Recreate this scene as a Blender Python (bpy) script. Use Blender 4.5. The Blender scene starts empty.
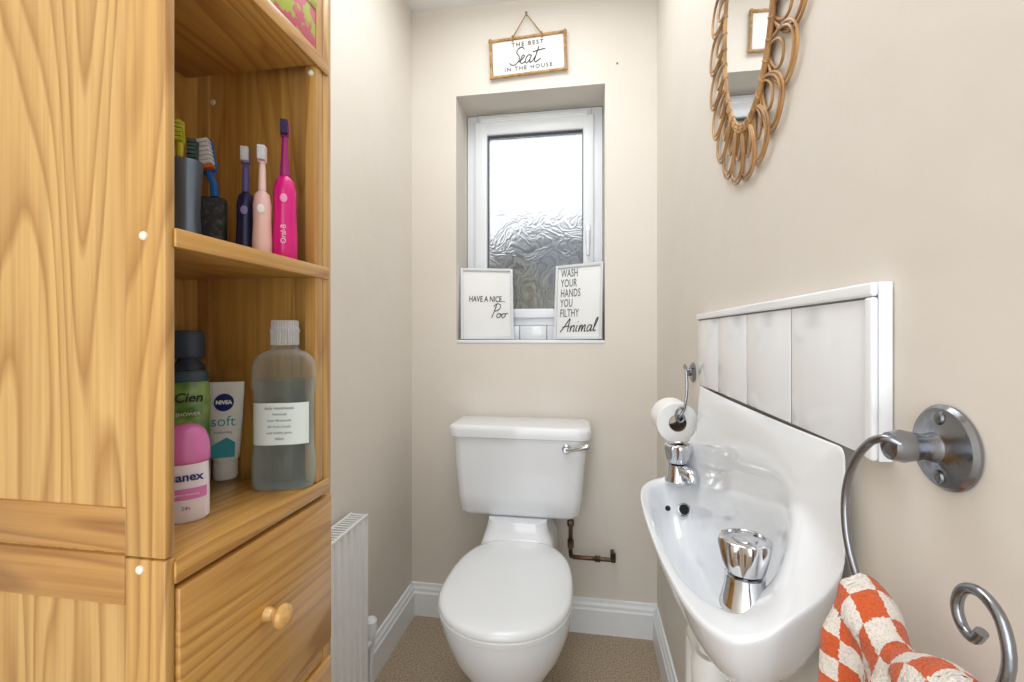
import bpy,bmesh,math,random
from mathutils import Vector,Matrix
random.seed(3)
S=bpy.context.scene
col=S.collection
pi=math.pi
S.view_settings.view_transform='Standard'

# ---------------------------------------------------------------- helpers
def lin(c):
    r=[]
    for x in c[:3]:
        x/=255.0
        r.append(x/12.92 if x<=.04045 else ((x+.055)/1.055)**2.4)
    return (r[0],r[1],r[2],1)

def mat(name,c,rough=.5,metal=0,trans=0,ior=1.45,coat=0,bump=None,var=None):
    m=bpy.data.materials.new(name); m.use_nodes=True
    nt=m.node_tree; b=nt.nodes['Principled BSDF']
    b.inputs['Base Color'].default_value=lin(c)
    b.inputs['Roughness'].default_value=rough
    b.inputs['Metallic'].default_value=metal
    b.inputs['Transmission Weight'].default_value=trans
    b.inputs['IOR'].default_value=ior
    b.inputs['Coat Weight'].default_value=coat
    tc=nt.nodes.new('ShaderNodeTexCoord')
    if var:   # (scale, colour2, lo, hi)
        n=nt.nodes.new('ShaderNodeTexNoise'); n.inputs['Scale'].default_value=var[0]; n.inputs['Detail'].default_value=4
        nt.links.new(tc.outputs['Object'],n.inputs['Vector'])
        r=nt.nodes.new('ShaderNodeValToRGB')
        r.color_ramp.elements[0].position=var[2]; r.color_ramp.elements[1].position=var[3]
        r.color_ramp.elements[0].color=lin(c); r.color_ramp.elements[1].color=lin(var[1])
        nt.links.new(n.outputs['Fac'],r.inputs['Fac']); nt.links.new(r.outputs['Color'],b.inputs['Base Color'])
    if bump:  # (scale,strength,distance)
        n=nt.nodes.new('ShaderNodeTexNoise'); n.inputs['Scale'].default_value=bump[0]; n.inputs['Detail'].default_value=5
        nt.links.new(tc.outputs['Object'],n.inputs['Vector'])
        bp=nt.nodes.new('ShaderNodeBump'); bp.inputs['Strength'].default_value=bump[1]; bp.inputs['Distance'].default_value=bump[2]
        nt.links.new(n.outputs['Fac'],bp.inputs['Height']); nt.links.new(bp.outputs['Normal'],b.inputs['Normal'])
    return m

def clearmat(name,tint,c,fac,rough=.08):
    # thin clear plastic: see-through film with a glossy pale surface
    m=mat(name,c,rough,coat=.8); nt=m.node_tree; b=nt.nodes['Principled BSDF']; out=nt.nodes['Material Output']
    tr=nt.nodes.new('ShaderNodeBsdfTransparent'); tr.inputs[0].default_value=lin(tint)
    lw=nt.nodes.new('ShaderNodeLayerWeight'); lw.inputs['Blend'].default_value=.35
    ma=nt.nodes.new('ShaderNodeMath'); ma.operation='MULTIPLY_ADD'; ma.inputs[1].default_value=.55; ma.inputs[2].default_value=fac; ma.use_clamp=True
    nt.links.new(lw.outputs['Facing'],ma.inputs[0])
    mx=nt.nodes.new('ShaderNodeMixShader'); nt.links.new(ma.outputs[0],mx.inputs[0]); nt.links.new(tr.outputs[0],mx.inputs[1]); nt.links.new(b.outputs[0],mx.inputs[2])
    nt.links.new(mx.outputs[0],out.inputs['Surface']); return m

def pine(name,axis,light=(205,156,92),dark=(166,110,50),off=0.0,freq=16,sc=7,k=.6):
    m=bpy.data.materials.new(name); m.use_nodes=True
    nt=m.node_tree; N=nt.nodes; L=nt.links; b=N['Principled BSDF']
    b.inputs['Roughness'].default_value=.34
    b.inputs['Coat Weight'].default_value=.35; b.inputs['Coat Roughness'].default_value=.16
    tc=N.new('ShaderNodeTexCoord'); mp=N.new('ShaderNodeMapping')
    s=[1,1,1]; s[axis]=.12
    mp.inputs['Scale'].default_value=s; mp.inputs['Location'].default_value=(off,off*.7,off*1.3)
    L.new(tc.outputs['Object'],mp.inputs['Vector'])
    n=N.new('ShaderNodeTexNoise'); n.inputs['Scale'].default_value=sc; n.inputs['Detail'].default_value=2.2; n.inputs['Roughness'].default_value=.45
    L.new(mp.outputs['Vector'],n.inputs['Vector'])
    mu=N.new('ShaderNodeMath'); mu.operation='MULTIPLY'; mu.inputs[1].default_value=freq
    L.new(n.outputs['Fac'],mu.inputs[0])
    fr=N.new('ShaderNodeMath'); fr.operation='FRACT'; L.new(mu.outputs[0],fr.inputs[0])
    r=N.new('ShaderNodeValToRGB'); e=r.color_ramp.elements
    e[0].position=0; e[0].color=lin(light); e[1].position=1; e[1].color=lin(light)
    x=e.new(.4); x.color=lin([a*.92+d*.08 for a,d in zip(light,dark)])
    x=e.new(.66); x.color=lin([a*.7+d*.3 for a,d in zip(light,dark)])
    x=e.new(.84); x.color=lin([a*(1-k)+d*k for a,d in zip(light,dark)])
    L.new(fr.outputs[0],r.inputs['Fac'])
    mp2=N.new('ShaderNodeMapping'); s=[170,170,170]; s[axis]=3
    mp2.inputs['Scale'].default_value=s; L.new(tc.outputs['Object'],mp2.inputs['Vector'])
    n2=N.new('ShaderNodeTexNoise'); n2.inputs['Scale'].default_value=1; n2.inputs['Detail'].default_value=3
    L.new(mp2.outputs['Vector'],n2.inputs['Vector'])
    r2=N.new('ShaderNodeValToRGB'); r2.color_ramp.elements[0].position=.3; r2.color_ramp.elements[0].color=(.66,.6,.48,1)
    r2.color_ramp.elements[1].position=.62; r2.color_ramp.elements[1].color=(1,1,1,1)
    L.new(n2.outputs['Fac'],r2.inputs['Fac'])
    mx=N.new('ShaderNodeMix'); mx.data_type='RGBA'; mx.blend_type='MULTIPLY'; mx.inputs[0].default_value=.6
    L.new(r.outputs['Color'],mx.inputs[6]); L.new(r2.outputs['Color'],mx.inputs[7])
    L.new(mx.outputs[2],b.inputs['Base Color'])
    return m

class MB:
    def __init__(s): s.v=[];s.f=[];s.m=[]
    def add(s,V,F,mi=0,M=None):
        o=len(s.v)
        for p in V:
            p=Vector(p); s.v.append(M@p if M is not None else p)
        for f in F: s.f.append([i+o for i in f]); s.m.append(mi)
        return s
    def box(s,lo,hi,bev=.0015,seg=2,mi=0,M=None):
        bm=bmesh.new(); bmesh.ops.create_cube(bm,size=1)
        for v in bm.verts:
            v.co=Vector([(lo[i]+hi[i])/2+v.co[i]*(hi[i]-lo[i]) for i in range(3)])
        if bev>0:
            bev=min(bev,min(hi[i]-lo[i] for i in range(3))*.45)
            bmesh.ops.bevel(bm,geom=bm.edges[:],offset=bev,segments=seg,profile=.5,affect='EDGES')
        bm.verts.index_update()
        s.add([v.co.copy() for v in bm.verts],[[v.index for v in f.verts] for f in bm.faces],mi,M); bm.free(); return s
    def loft(s,rings,mi=0,M=None,caps=True,closed=True):
        n=len(rings[0]); V=[p for r in rings for p in r]; F=[]
        for i in range(len(rings)-1):
            for j in range(n if closed else n-1):
                k=(j+1)%n
                F.append([i*n+j,i*n+k,(i+1)*n+k,(i+1)*n+j])
        if caps:
            F.append(list(range(n))[::-1]); F.append([(len(rings)-1)*n+j for j in range(n)])
        return s.add(V,F,mi,M)
    def lathe(s,prof,seg=32,mi=0,M=None,sx=1,sy=1,e=1,caps=True,flute=0,nfl=8):
        R=[]
        for pr in prof:
            r,z=pr[0],pr[1]; fl=pr[2] if len(pr)>2 else flute
            ring=[]
            for i in range(seg):
                a=2*pi*i/seg; c=math.cos(a); d=math.sin(a)
                if e!=1: c=math.copysign(abs(c)**e,c); d=math.copysign(abs(d)**e,d)
                rr=r*(1-fl*abs(math.cos(nfl*a*.5))**3) if fl else r
                ring.append(Vector((rr*c*sx,rr*d*sy,z)))
            R.append(ring)
        return s.loft(R,mi,M,caps)
    def tube(s,P,r,seg=8,mi=0,M=None,closed=False):
        P=[Vector(p) for p in P]; n=len(P); R=[]
        rad=r if isinstance(r,(list,tuple)) else [r]*n
        if len(rad)<n: rad=list(rad)+[rad[-1]]*(n-len(rad))
        T=[]
        for i in range(n):
            a=P[(i-1)%n] if (closed or i>0) else P[i]; b=P[(i+1)%n] if (closed or i<n-1) else P[i]
            t=(b-a); T.append(t.normalized() if t.length>1e-9 else Vector((0,0,1)))
        u=T[0].orthogonal().normalized()
        for i in range(n):
            u=(u-T[i]*u.dot(T[i])); u=u.normalized() if u.length>1e-9 else T[i].orthogonal().normalized()
            w=T[i].cross(u)
            R.append([P[i]+(u*math.cos(2*pi*j/seg)+w*math.sin(2*pi*j/seg))*rad[i] for j in range(seg)])
        if closed:
            q=R[-1][0]; k=min(range(seg),key=lambda j:(R[0][j]-q).length)
            R.append([R[0][(j+k)%seg] for j in range(seg)]); return s.loft(R,mi,M,False)
        return s.loft(R,mi,M,True)
    def disc(s,r,seg=32,mi=0,M=None,sx=1,sy=1):
        return s.add([(r*sx*math.cos(2*pi*i/seg),r*sy*math.sin(2*pi*i/seg),0) for i in range(seg)],[list(range(seg))],mi,M)
    def text(s,body,size,M=None,mi=0,shear=0,bold=0,space=1,align='CENTER'):
        cu=bpy.data.curves.new('t','FONT'); cu.body=body; cu.size=size; cu.align_x=align; cu.align_y='CENTER'
        cu.shear=shear; cu.offset=bold; cu.space_character=space; cu.resolution_u=3
        ob=bpy.data.objects.new('t',cu); col.objects.link(ob)
        dg=bpy.context.evaluated_depsgraph_get(); dg.update()
        me=bpy.data.meshes.new_from_object(ob.evaluated_get(dg))
        V=[v.co.copy() for v in me.vertices]; F=[list(p.vertices) for p in me.polygons]
        bpy.data.objects.remove(ob); bpy.data.curves.remove(cu); bpy.data.meshes.remove(me)
        return s.add(V,F,mi,M)
    def obj(s,name,mats,parent=None,ang=35,recalc=True,loc=None,M=None):
        me=bpy.data.meshes.new(name); me.from_pydata([tuple(v) for v in s.v],[],s.f)
        if not isinstance(mats,(list,tuple)): mats=[mats]
        for m in mats: me.materials.append(m)
        for p,mi in zip(me.polygons,s.m): p.material_index=mi; p.use_smooth=True
        bm=bmesh.new(); bm.from_mesh(me)
        if recalc: bmesh.ops.recalc_face_normals(bm,faces=bm.faces[:])
        a=math.radians(ang)
        for e in bm.edges:
            if len(e.link_faces)==2 and e.calc_face_angle(0)>a: e.smooth=False
        bm.to_mesh(me); bm.free()
        o=bpy.data.objects.new(name,me); col.objects.link(o)
        if parent: o.parent=parent
        if loc: o.location=loc
        if M is not None: o.matrix_basis=M
        return o

def tag(o,label,cat,kind=None,group=None):
    o['label']=label; o['category']=cat
    if kind: o['kind']=kind
    if group: o['group']=group
    return o
def thing(name,label,cat,loc=(0,0,0),rz=0,M=None,kind=None,group=None):
    e=bpy.data.objects.new(name,None); e.empty_display_size=.05; col.objects.link(e)
    if M is not None: e.matrix_basis=M
    else: e.location=loc; e.rotation_euler=(0,0,rz)
    return tag(e,label,cat,kind,group)
def cr(P,n=8,closed=False):
    P=[Vector(p) for p in P]; out=[]; N=len(P)
    rng=N if closed else N-1
    for i in range(rng):
        if closed: a,b,c,d=P[(i-1)%N],P[i],P[(i+1)%N],P[(i+2)%N]
        else: a,b,c,d=P[max(i-1,0)],P[i],P[i+1],P[min(i+2,N-1)]
        for k in range(n):
            t=k/n
            out.append(.5*((2*b)+(-a+c)*t+(2*a-5*b+4*c-d)*t*t+(-a+3*b-3*c+d)*t**3))
    if not closed: out.append(P[-1])
    return out
T=Matrix.Translation
def R(a,ax): return Matrix.Rotation(math.radians(a),4,ax)
def SC(x,y): return Matrix.Diagonal((x,y,1,1))
B_BACK=Matrix(((1,0,0,0),(0,0,-1,0),(0,1,0,0),(0,0,0,1)))
B_RIGHT=Matrix(((0,0,-1,0),(-1,0,0,0),(0,1,0,0),(0,0,0,1)))
def egg(cx,cy,a,lf,lb,z,n=56,e=1.0,eb=None):
    out=[]
    for i in range(n):
        t=2*pi*i/n; c=math.cos(t); s=math.sin(t)
        ee=e if s<0 else (eb or e)
        x=a*math.copysign(abs(c)**ee,c); y=(lf if s<0 else lb)*math.copysign(abs(s)**ee,s)
        out.append(Vector((cx+x,cy+y,z)))
    return out
def rrect(cx,cy,w,d,r,z,k=6):
    out=[]
    for (sx,sy,a0) in ((1,1,0),(-1,1,90),(-1,-1,180),(1,-1,270)):
        for i in range(k+1):
            a=math.radians(a0+90*i/k)
            out.append(Vector((cx+sx*(w/2-r)+r*math.cos(a),cy+sy*(d/2-r)+r*math.sin(a),z)))
    return out

# ---------------------------------------------------------------- dimensions
XL,XR,YB,H=-.684,.261,1.715,2.40
YF=-.9
# ---------------------------------------------------------------- materials
m_wall=mat('wall_paint',(226,220,211),.6,bump=(9,.15,.02),var=(1.7,(221,214,204),.4,.62))
m_ceil=mat('ceiling_paint',(238,238,237),.8)
m_white=mat('white_gloss_paint',(235,238,241),.28)
m_upvc=mat('white_upvc',(235,240,245),.25)
m_cer=mat('white_ceramic',(232,235,239),.1,coat=.5)
m_tile=mat('glazed_white_tile',(242,245,249),.12,coat=.4,bump=(7,.05,.002))
m_seat=mat('white_plastic_seat',(229,232,235),.16,coat=.3)
m_chrome=mat('chrome',(210,212,216),.08,1)
m_nickel=mat('brushed_nickel',(146,149,156),.22,1,bump=(60,.25,.003))
m_brass=mat('aged_brass',(120,95,72),.4,.8,var=(30,(70,60,52),.4,.6))
m_carpet=mat('carpet',(200,182,157),.95,bump=(240,1,.007),var=(210,(144,122,98),.42,.68))
m_rad=mat('radiator_enamel',(242,244,246),.3)
m_ink=mat('black_ink',(20,20,20),.6)
m_grey=mat('blue_grey_ink',(84,94,110),.6)
m_paper=mat('white_paper',(234,235,235),.7)
m_dark=mat('dark_hole',(14,14,15),.7)
m_pz=pine('pine_vertical',2,(206,162,94),(156,106,48),off=.0)
m_pp=pine('pine_panel',2,(210,170,106),(160,112,56),off=1.3,sc=6.5,k=.68,freq=19)
m_pi=pine('pine_interior',2,(214,168,92),(176,122,54),off=4.3,sc=7,k=.5)
m_py=pine('pine_lengthwise',1,(204,156,84),(154,100,42),off=2.1,k=.55)
m_px=pine('pine_crosswise',0,(188,140,78),(142,92,42),off=3.3,k=.6)
m_knob=pine('pine_knob',0,(216,172,104),(194,140,76),off=.5,freq=8)
m_rat=mat('rattan',(190,148,96),.42,var=(25,(146,104,60),.38,.66))

# ---------------------------------------------------------------- structure
def struct(mb,name,m,label,cat,ang=30):
    o=mb.obj(name,m,ang=ang); tag(o,label,cat,'structure'); return o
WX0,WX1,WZ0,WZ1=-.5012,.0738,1.09,2.05; YW=1.88
w=MB()
w.box((XL-.1,YB,0),(WX0,YB+.28,H),0).box((WX1,YB,0),(XR+.1,YB+.28,H),0).box((WX0,YB,0),(WX1,YB+.28,WZ0),0).box((WX0,YB,WZ1),(WX1,YB+.28,H),0)
struct(w,'wall_back',m_wall,'cream painted end wall with a recessed window opening','wall')
struct(MB().box((XL-.1,YF,0),(XL,YB,H),0),'wall_left',m_wall,'cream painted long wall behind the pine cabinet','wall')
struct(MB().box((XR,YF,0),(XR+.1,YB,H),0),'wall_right',m_wall,'cream painted long wall behind the hand basin','wall')
struct(MB().box((XL-.1,YF,H),(XR+.1,YB+.28,H+.08),0),'ceiling',m_ceil,'plain white painted ceiling','ceiling')
struct(MB().box((XL-.1,YF,-.08),(XR+.1,YB,0),0),'floor',m_carpet,'beige brown speckled carpet floor','floor')
prof=[(0,0),(.018,0),(.018,.088),(.014,.094),(.013,.104),(.008,.112),(.006,.122),(0,.124)]
def base(name,p0,p1,nrm,label):
    p0=Vector(p0);p1=Vector(p1);nrm=Vector(nrm)
    mb=MB(); mb.loft([[p+nrm*a+Vector((0,0,b)) for a,b in prof] for p in (p0,p1)])
    struct(mb,name,m_white,label,'skirting board',20)
base('baseboard_back',(XL,YB,0),(XR,YB,0),(0,-1,0),'white moulded skirting board along the end wall')
base('baseboard_left',(XL,YF,0),(XL,YB-.018,0),(1,0,0),'white moulded skirting board along the long wall')
base('baseboard_right',(XR,YF,0),(XR,YB-.018,0),(-1,0,0),'white moulded skirting board below the basin')

# window
win=thing('window_1','white plastic casement window with frosted glass','window',(0,YW,0),kind='structure')
fr=MB(); Z1=WZ1; Z0=1.15
x0,x1=WX0+.002,WX1-.002
fr.box((x0,0,Z0),(x0+.05,.07,Z1-.002),.004); fr.box((x1-.05,0,Z0),(x1,.07,Z1-.002),.004)
fr.box((x0+.04,0,Z1-.05),(x1-.04,.07,Z1-.002),.004); fr.box((x0+.04,0,Z0),(x1-.04,.07,Z0+.04),.004)
fr.obj('window_frame',m_upvc,win)
sx0,sx1,sz0,sz1=x0+.036,x1-.036,Z0+.03,Z1-.036
gx0,gx1,gz0,gz1=-.4087,-.008,Z0+.07,1.955
sa=MB()
sa.box((sx0,-.018,sz0),(gx0,.045,sz1),.006,3); sa.box((gx1,-.018,sz0),(sx1,.045,sz1),.006,3)
sa.box((gx0-.006,-.018,sz0),(gx1+.006,.045,gz0),.006,3); sa.box((gx0-.006,-.018,gz1),(gx1+.006,.045,sz1),.006,3)
sa.obj('sash',m_upvc,win)
ga=MB(); g=.004
for a,b in (((gx0,-.012,gz0),(gx0+g,.01,gz1)),((gx1-g,-.012,gz0),(gx1,.01,gz1)),((gx0,-.012,gz0),(gx1,.01,gz0+g)),((gx0,-.012,gz1-g),(gx1,.01,gz1))): ga.box(a,b,.001)
ga.obj('gasket',mat('grey_rubber',(110,116,122),.6),win)
m_gl=mat('clear_glass',(250,252,253),.0,trans=1,ior=1.45)
mg=bpy.data.materials.new('frosted_pattern_glass'); mg.use_nodes=True
nt=mg.node_tree; L=nt.links; b=nt.nodes['Principled BSDF']; b.inputs['Transmission Weight'].default_value=1; b.inputs['Roughness'].default_value=.28; b.inputs['IOR'].default_value=1.45
tc=nt.nodes.new('ShaderNodeTexCoord')
n1=nt.nodes.new('ShaderNodeTexNoise'); n1.inputs['Scale'].default_value=12; n1.inputs['Distortion'].default_value=1.5; n1.inputs['Detail'].default_value=1
L.new(tc.outputs['Object'],n1.inputs['Vector'])
m1=nt.nodes.new('ShaderNodeMath'); m1.operation='MULTIPLY'; m1.inputs[1].default_value=6; L.new(n1.outputs['Fac'],m1.inputs[0])
m2=nt.nodes.new('ShaderNodeMath'); m2.operation='PINGPONG'; m2.inputs[1].default_value=.5; L.new(m1.outputs[0],m2.inputs[0])
rp=nt.nodes.new('ShaderNodeMapRange'); rp.interpolation_type='SMOOTHSTEP'; rp.inputs[1].default_value=.05; rp.inputs[2].default_value=.5; rp.inputs[3].default_value=.03; rp.inputs[4].default_value=.34; L.new(m2.outputs[0],rp.inputs[0])
bp=nt.nodes.new('ShaderNodeBump'); bp.inputs['Strength'].default_value=.42; bp.inputs['Distance'].default_value=.004
L.new(m2.outputs[0],bp.inputs['Height']); L.new(bp.outputs['Normal'],b.inputs['Normal'])
df=nt.nodes.new('ShaderNodeBsdfDiffuse'); df.inputs[0].default_value=lin((206,216,222))
tl=nt.nodes.new('ShaderNodeBsdfTranslucent'); tl.inputs[0].default_value=lin((222,230,236))
mA=nt.nodes.new('ShaderNodeMixShader'); mA.inputs[0].default_value=.4; L.new(df.outputs[0],mA.inputs[1]); L.new(tl.outputs[0],mA.inputs[2])
mB_=nt.nodes.new('ShaderNodeMixShader'); L.new(rp.outputs[0],mB_.inputs[0]); L.new(b.outputs[0],mB_.inputs[1]); L.new(mA.outputs[0],mB_.inputs[2])
L.new(mB_.outputs[0],nt.nodes['Material Output'].inputs['Surface'])
a_,b_,c_,d_,e_,f_=gx0-.004,gx1+.004,.016,.020,gz0-.004,gz1+.004
gq=MB()
gq.add([(a_,c_,e_),(b_,c_,e_),(b_,c_,f_),(a_,c_,f_),(a_,d_,e_),(b_,d_,e_),(b_,d_,f_),(a_,d_,f_)],[[0,1,2,3],[5,4,7,6],[1,5,6,2],[4,0,3,7],[3,2,6,7],[4,5,1,0]])
gq.m=[0,1,1,1,1,1]
gq.obj('glass_pane',[mg,m_gl],win)
tv=MB().box((-.44,-.022,2.006),(.01,-.001,2.03),.005,3); tv.box((-.43,-.026,2.014),(0,-.021,2.02),.001)
tv.obj('trickle_vent',m_upvc,win)
hd=MB().box((.002,-.03,1.48),(.022,-.018,1.56),.004).box((.005,-.045,1.43),(.018,-.03,1.535),.005,3)
hd.obj('handle',m_upvc,win)
ts=MB(); n=5; ww=(WX1-WX0-.004)/n
for i in range(n): ts.box((WX0+.002+i*ww+.001,YW-.012,WZ0+.001),(WX0+.002+(i+1)*ww-.001,YW+.05,Z0-.001),.003,2)
struct(ts,'trim_1',m_cer,'strip of white glazed tiles under the window frame','tile trim')
struct(MB().box((WX0+.001,YB-.004,WZ0-.012),(WX1-.001,YW-.013,WZ0+.0005),.004),'trim_2',m_white,'white painted window sill board','window sill')

# planting outside
def hedge(loc,top,colr,col2,label,sd_):
    hb=MB(); nx,nz=70,30; V=[];F=[]
    for i in range(nx+1):
        for j in range(nz+1):
            x=-5+10*i/nx; topz=top+.10*math.sin(x*3.1+sd_)+.07*math.sin(x*7.7+1)
            z=-.2+(topz+.2)*j/nz
            y=.1*math.sin(x*5+z*3)+random.uniform(-.06,.06)+.25*(j/nz)**4
            V.append((x,y,z+random.uniform(-.03,.03)))
    for i in range(nx):
        for j in range(nz):
            a=i*(nz+1)+j; F.append([a,a+nz+1,a+nz+2,a+1])
    hb.add(V,F); o=hb.obj('hedge',mat('leaves',colr,.9,var=(6,col2,.35,.65),bump=(20,1,.1)),loc=loc); tag(o,label,'hedge')
hedge((-.6,4.2,0),2.12,(50,68,92),(26,38,56),'tall blue grey conifer hedge outside the frosted window',0)
hedge((-.6,3.0,0),1.50,(112,106,66),(66,60,34),'low olive brown shrub hedge outside the frosted window',2)

# ---------------------------------------------------------------- cabinet
XC,YN,YFa=-.402,.377,.666; XBk=-.645
cab=thing('pine_cabinet','honey coloured pine shelf cabinet with open shelves and a drawer','cabinet',(XBk,YN,0))
O=Vector((XBk,YN,0)); CM=T(-O)
def cbox(mb,lo,hi,bev=.002,mi=0): mb.box(lo,hi,bev,2,mi,CM)
bd=MB()
XI=-.625
ST=.011
cbox(bd,(-.4485,YN,.0),(XC,YN+ST,.89)); cbox(bd,(-.4485,YN,.8915),(XC,YN+ST,1.95))
cbox(bd,(XBk,YN,0),(XBk+.025,YN+ST,1.95))
cbox(bd,(XBk+.025,YN+.005,0),(-.449,YN+ST-.001,1.95),.0,1)
cbox(bd,(XBk+.0255,YN+.002,.893),(-.449,YN+ST-.0005,.938),.003,3)
cbox(bd,(XBk+.0255,YN+.0005,.842),(-.449,YN+ST-.0005,.8915),.002,3)
cbox(bd,(XBk+.0255,YN+.0005,.06),(-.449,YN+ST-.0005,.12),.002,3)
cbox(bd,(-.456,YFa-.022,0),(XC,YFa,1.95)); cbox(bd,(XBk,YFa-.022,0),(XBk+.04,YFa,1.95))
cbox(bd,(XBk+.02,YFa-.018,0),(-.4215,YFa-.004,1.95),0,4)
cbox(bd,(-.4215,YFa-.040,.885),(XC,YFa-.0225,1.95))
cbox(bd,(XBk+.0,YN+ST+.0005,0),(XI,YFa-.0225,1.95),0,4)
cbox(bd,(XBk,YN-.004,1.951),(XC+.008,YFa+.004,1.972),.004,2)
cbox(bd,(XI,YN+ST+.0005,.1),(XC-.003,YFa-.0225,.118),.001,2)
cbox(bd,(XC-.02,YN+ST+.0005,.0),(XC-.001,YFa-.0225,.098),.001,2)
cbox(bd,(XC-.02,YN+ST+.0005,.605),(XC-.001,YFa-.0225,.624),.001,2)
bd.obj('body',[m_pz,m_pp,m_py,m_px,m_pi],cab)
for z0,z1 in ((1.197,1.216),(1.517,1.539),(.864,.886)):
    sh=MB(); cbox(sh,(XI+.0005,YN+ST+.001,z0),(XC+.003,YFa-.0425,z1),.003); cbox(sh,(XC+.0002,YN+.008,z0),(XC+.004,YFa-.012,z1),.0015)
    sh.obj('shelf',m_py,cab)
kprof=[(.009,0),(.0085,.004),(.006,.009),(.007,.013),(.012,.017),(.0145,.022),(.0135,.027),(.009,.031),(.003,.033)]
for z0,z1,kz in ((.626,.858,.757),(.37,.602,.49),(.12,.362,.24)):
    dr=MB(); cbox(dr,(XC-.018,YN+ST+.001,z0),(XC+.0045,YFa-.004,z1),.004)
    dro=dr.obj('drawer',m_py,cab)
    MB().lathe(kprof,28,0,T(Vector((XC+.0045,.512,kz))-O)@R(90,'Y')).obj('knob',m_knob,dro)
capm=mat('cream_plastic',(236,228,212),.4)
for p in ((-.426,YN,1.207),(-.430,YN,.880),(-.411,YFa-.040,1.508),(-.60,YFa-.018,1.49)):
    MB().lathe([(.0045,0),(.0042,.0015),(.003,.0025),(.001,.003)],16,0,T(Vector(p)-O)@R(90,'X')).obj('screw_cap',capm,cab)

# ---------------------------------------------------------------- shelf items
Zm,Zl,Zt=1.2165,.8865,1.5395
def oval(mb,prof,sx,sy,e=.8,mi=0,seg=40,M=None): mb.lathe(prof,seg,mi,M,sx,sy,e)
def patch(mb,a,b,z0,z1,th0,th1,mi=0,e=.8,off=.0006,n=20):
    V=[];F=[]
    for k in range(n+1):
        t=math.radians(th0+(th1-th0)*k/n); c=math.cos(t); s=math.sin(t)
        x=(a+off)*math.copysign(abs(c)**e,c); y=(b+off)*math.copysign(abs(s)**e,s)
        V+= [(x,y,z0),(x,y,z1)]
    for k in range(n): F.append([2*k,2*k+2,2*k+3,2*k+1])
    mb.add(V,F,mi)
FT=lambda x,y,z:T((x,y,z))@R(90,'X')
mw=thing('mouthwash_bottle','clear plastic mouthwash bottle with white label and clear cap','bottle',(-.440,.606,Zl),math.radians(20))
bo=MB(); A,Bd=.0430,.0255
oval(bo,[(.90,0),(.98,.004),(1,.012),(1,.046),(.95,.056),(.94,.066),(.94,.13),(.95,.138),(1,.148),(1,.172),(.97,.182),(.88,.191),(.70,.198),(.50,.201),(.42,.203),(.42,.2085)],A,Bd,.66)
bo.obj('bottle_body',clearmat('clear_plastic',(242,247,246),(216,222,224),.05,.05),mw)
q=MB(); oval(q,[(.85,.003),(.93,.010),(.95,.046),(.90,.056),(.89,.066),(.89,.13),(.90,.138),(.94,.148),(.94,.158)],A,Bd,.66); q.obj('liquid',clearmat('pale_liquid',(230,238,238),(192,202,202),.05,.05),mw)
lb=MB(); patch(lb,A*.94,Bd*.94,.066,.126,212,328,0,.66,.0012)
tt=['daily mouthwash','Advanced','rinse 30 seconds','for fresh breath','and healthy gums','500ml']
for i,s_ in enumerate(tt): lb.text(s_,.0058 if i==0 else .0048,FT(0,-Bd*.94-.0030,.119-i*.0088),1)
lb.obj('label',[mat('pale_label',(212,222,217),.5),mat('label_text',(80,98,108),.6)],mw,recalc=False)
cp=MB(); cp.lathe([(.0185,.2087),(.0195,.211),(.0192,.226),(.0200,.228),(.0200,.232),(.0185,.234),(.0185,.2425),(.0175,.245),(.004,.2455)],64,0,None,1,1,1,True,.05,32); cp.obj('cap',clearmat('clear_cap',(240,244,246),(232,236,238),.34,.12),mw)
tb=thing('cream_tube','white hand cream tube with blue badge standing on its cap','cream tube',(-.556,.624,Zl),math.radians(28))
q=MB(); q.lathe([(.016,0),(.017,.003),(.017,.024),(.016,.027)],32); q.obj('cap',m_paper,tb)
q=MB(); rings=[]
for z,a,b_ in ((.0275,.0165,.0165),(.034,.0195,.018),(.06,.022,.0150),(.1,.0245,.010),(.135,.026,.004),(.150,.026,.0015)):
    rings.append(egg(0,0,a,b_,b_,z,40))
q.loft(rings); q.obj('tube_body',mat('white_tube',(248,250,252),.3),tb)
q=MB()
TF=lambda x,z,d=.0015: T((x,-.018+(z-.034)*.132-d,z))@R(82.5,'X')
q.disc(.0135,32,0,TF(0,.119)); q.text('NIVEA',.0078,TF(0,.119,.0022),1,0,.0005)
q.text('soft',.022,TF(0,.090,.002),2,0,-.0001)
bl=[(-.020,.036),(.02,.036),(.020,.058),(.006,.066),(-.010,.058),(-.0205,.052)]
q.add([(x*.85,-.018+(z-.034)*.132-.0012,z) for x,z in bl],[list(range(6))],2)
q.text('moisturising',.005,TF(0,.074,.002),0)
q.obj('print',[mat('badge_blue',(20,45,130),.35),mat('bright_white',(248,250,252),.5),mat('aqua_print',(70,170,190),.4)],tb,recalc=False)
nb=thing('shampoo_bottle','tall dark navy shampoo bottle with a flip cap','bottle',(-.599,.600,Zl),math.radians(42))
q=MB(); oval(q,[(.9,0),(1,.004),(1,.16),(.93,.178),(.6,.185),(.58,.188)],.022,.0135,.85); q.obj('bottle_body',mat('navy_plastic',(50,66,88),.3),nb)
q=MB(); oval(q,[(.9,.1885),(.98,.192),(.95,.224),(.85,.230),(.3,.231)],.022,.0135,.9); q.obj('cap',mat('slate_cap',(66,82,102),.35),nb)
gb=thing('shower_gel_bottle','green shower gel bottle with dark lettering','bottle',(-.560,.562,Zl),math.radians(42))
q=MB(); oval(q,[(.88,0),(.97,.004),(1,.02),(1,.12),(.97,.150),(.90,.157)],.0260,.0145,.8); q.obj('bottle_body',mat('green_plastic',(146,178,96),.2,coat=.5,var=(30,(84,132,64),.4,.6)),gb)
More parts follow.
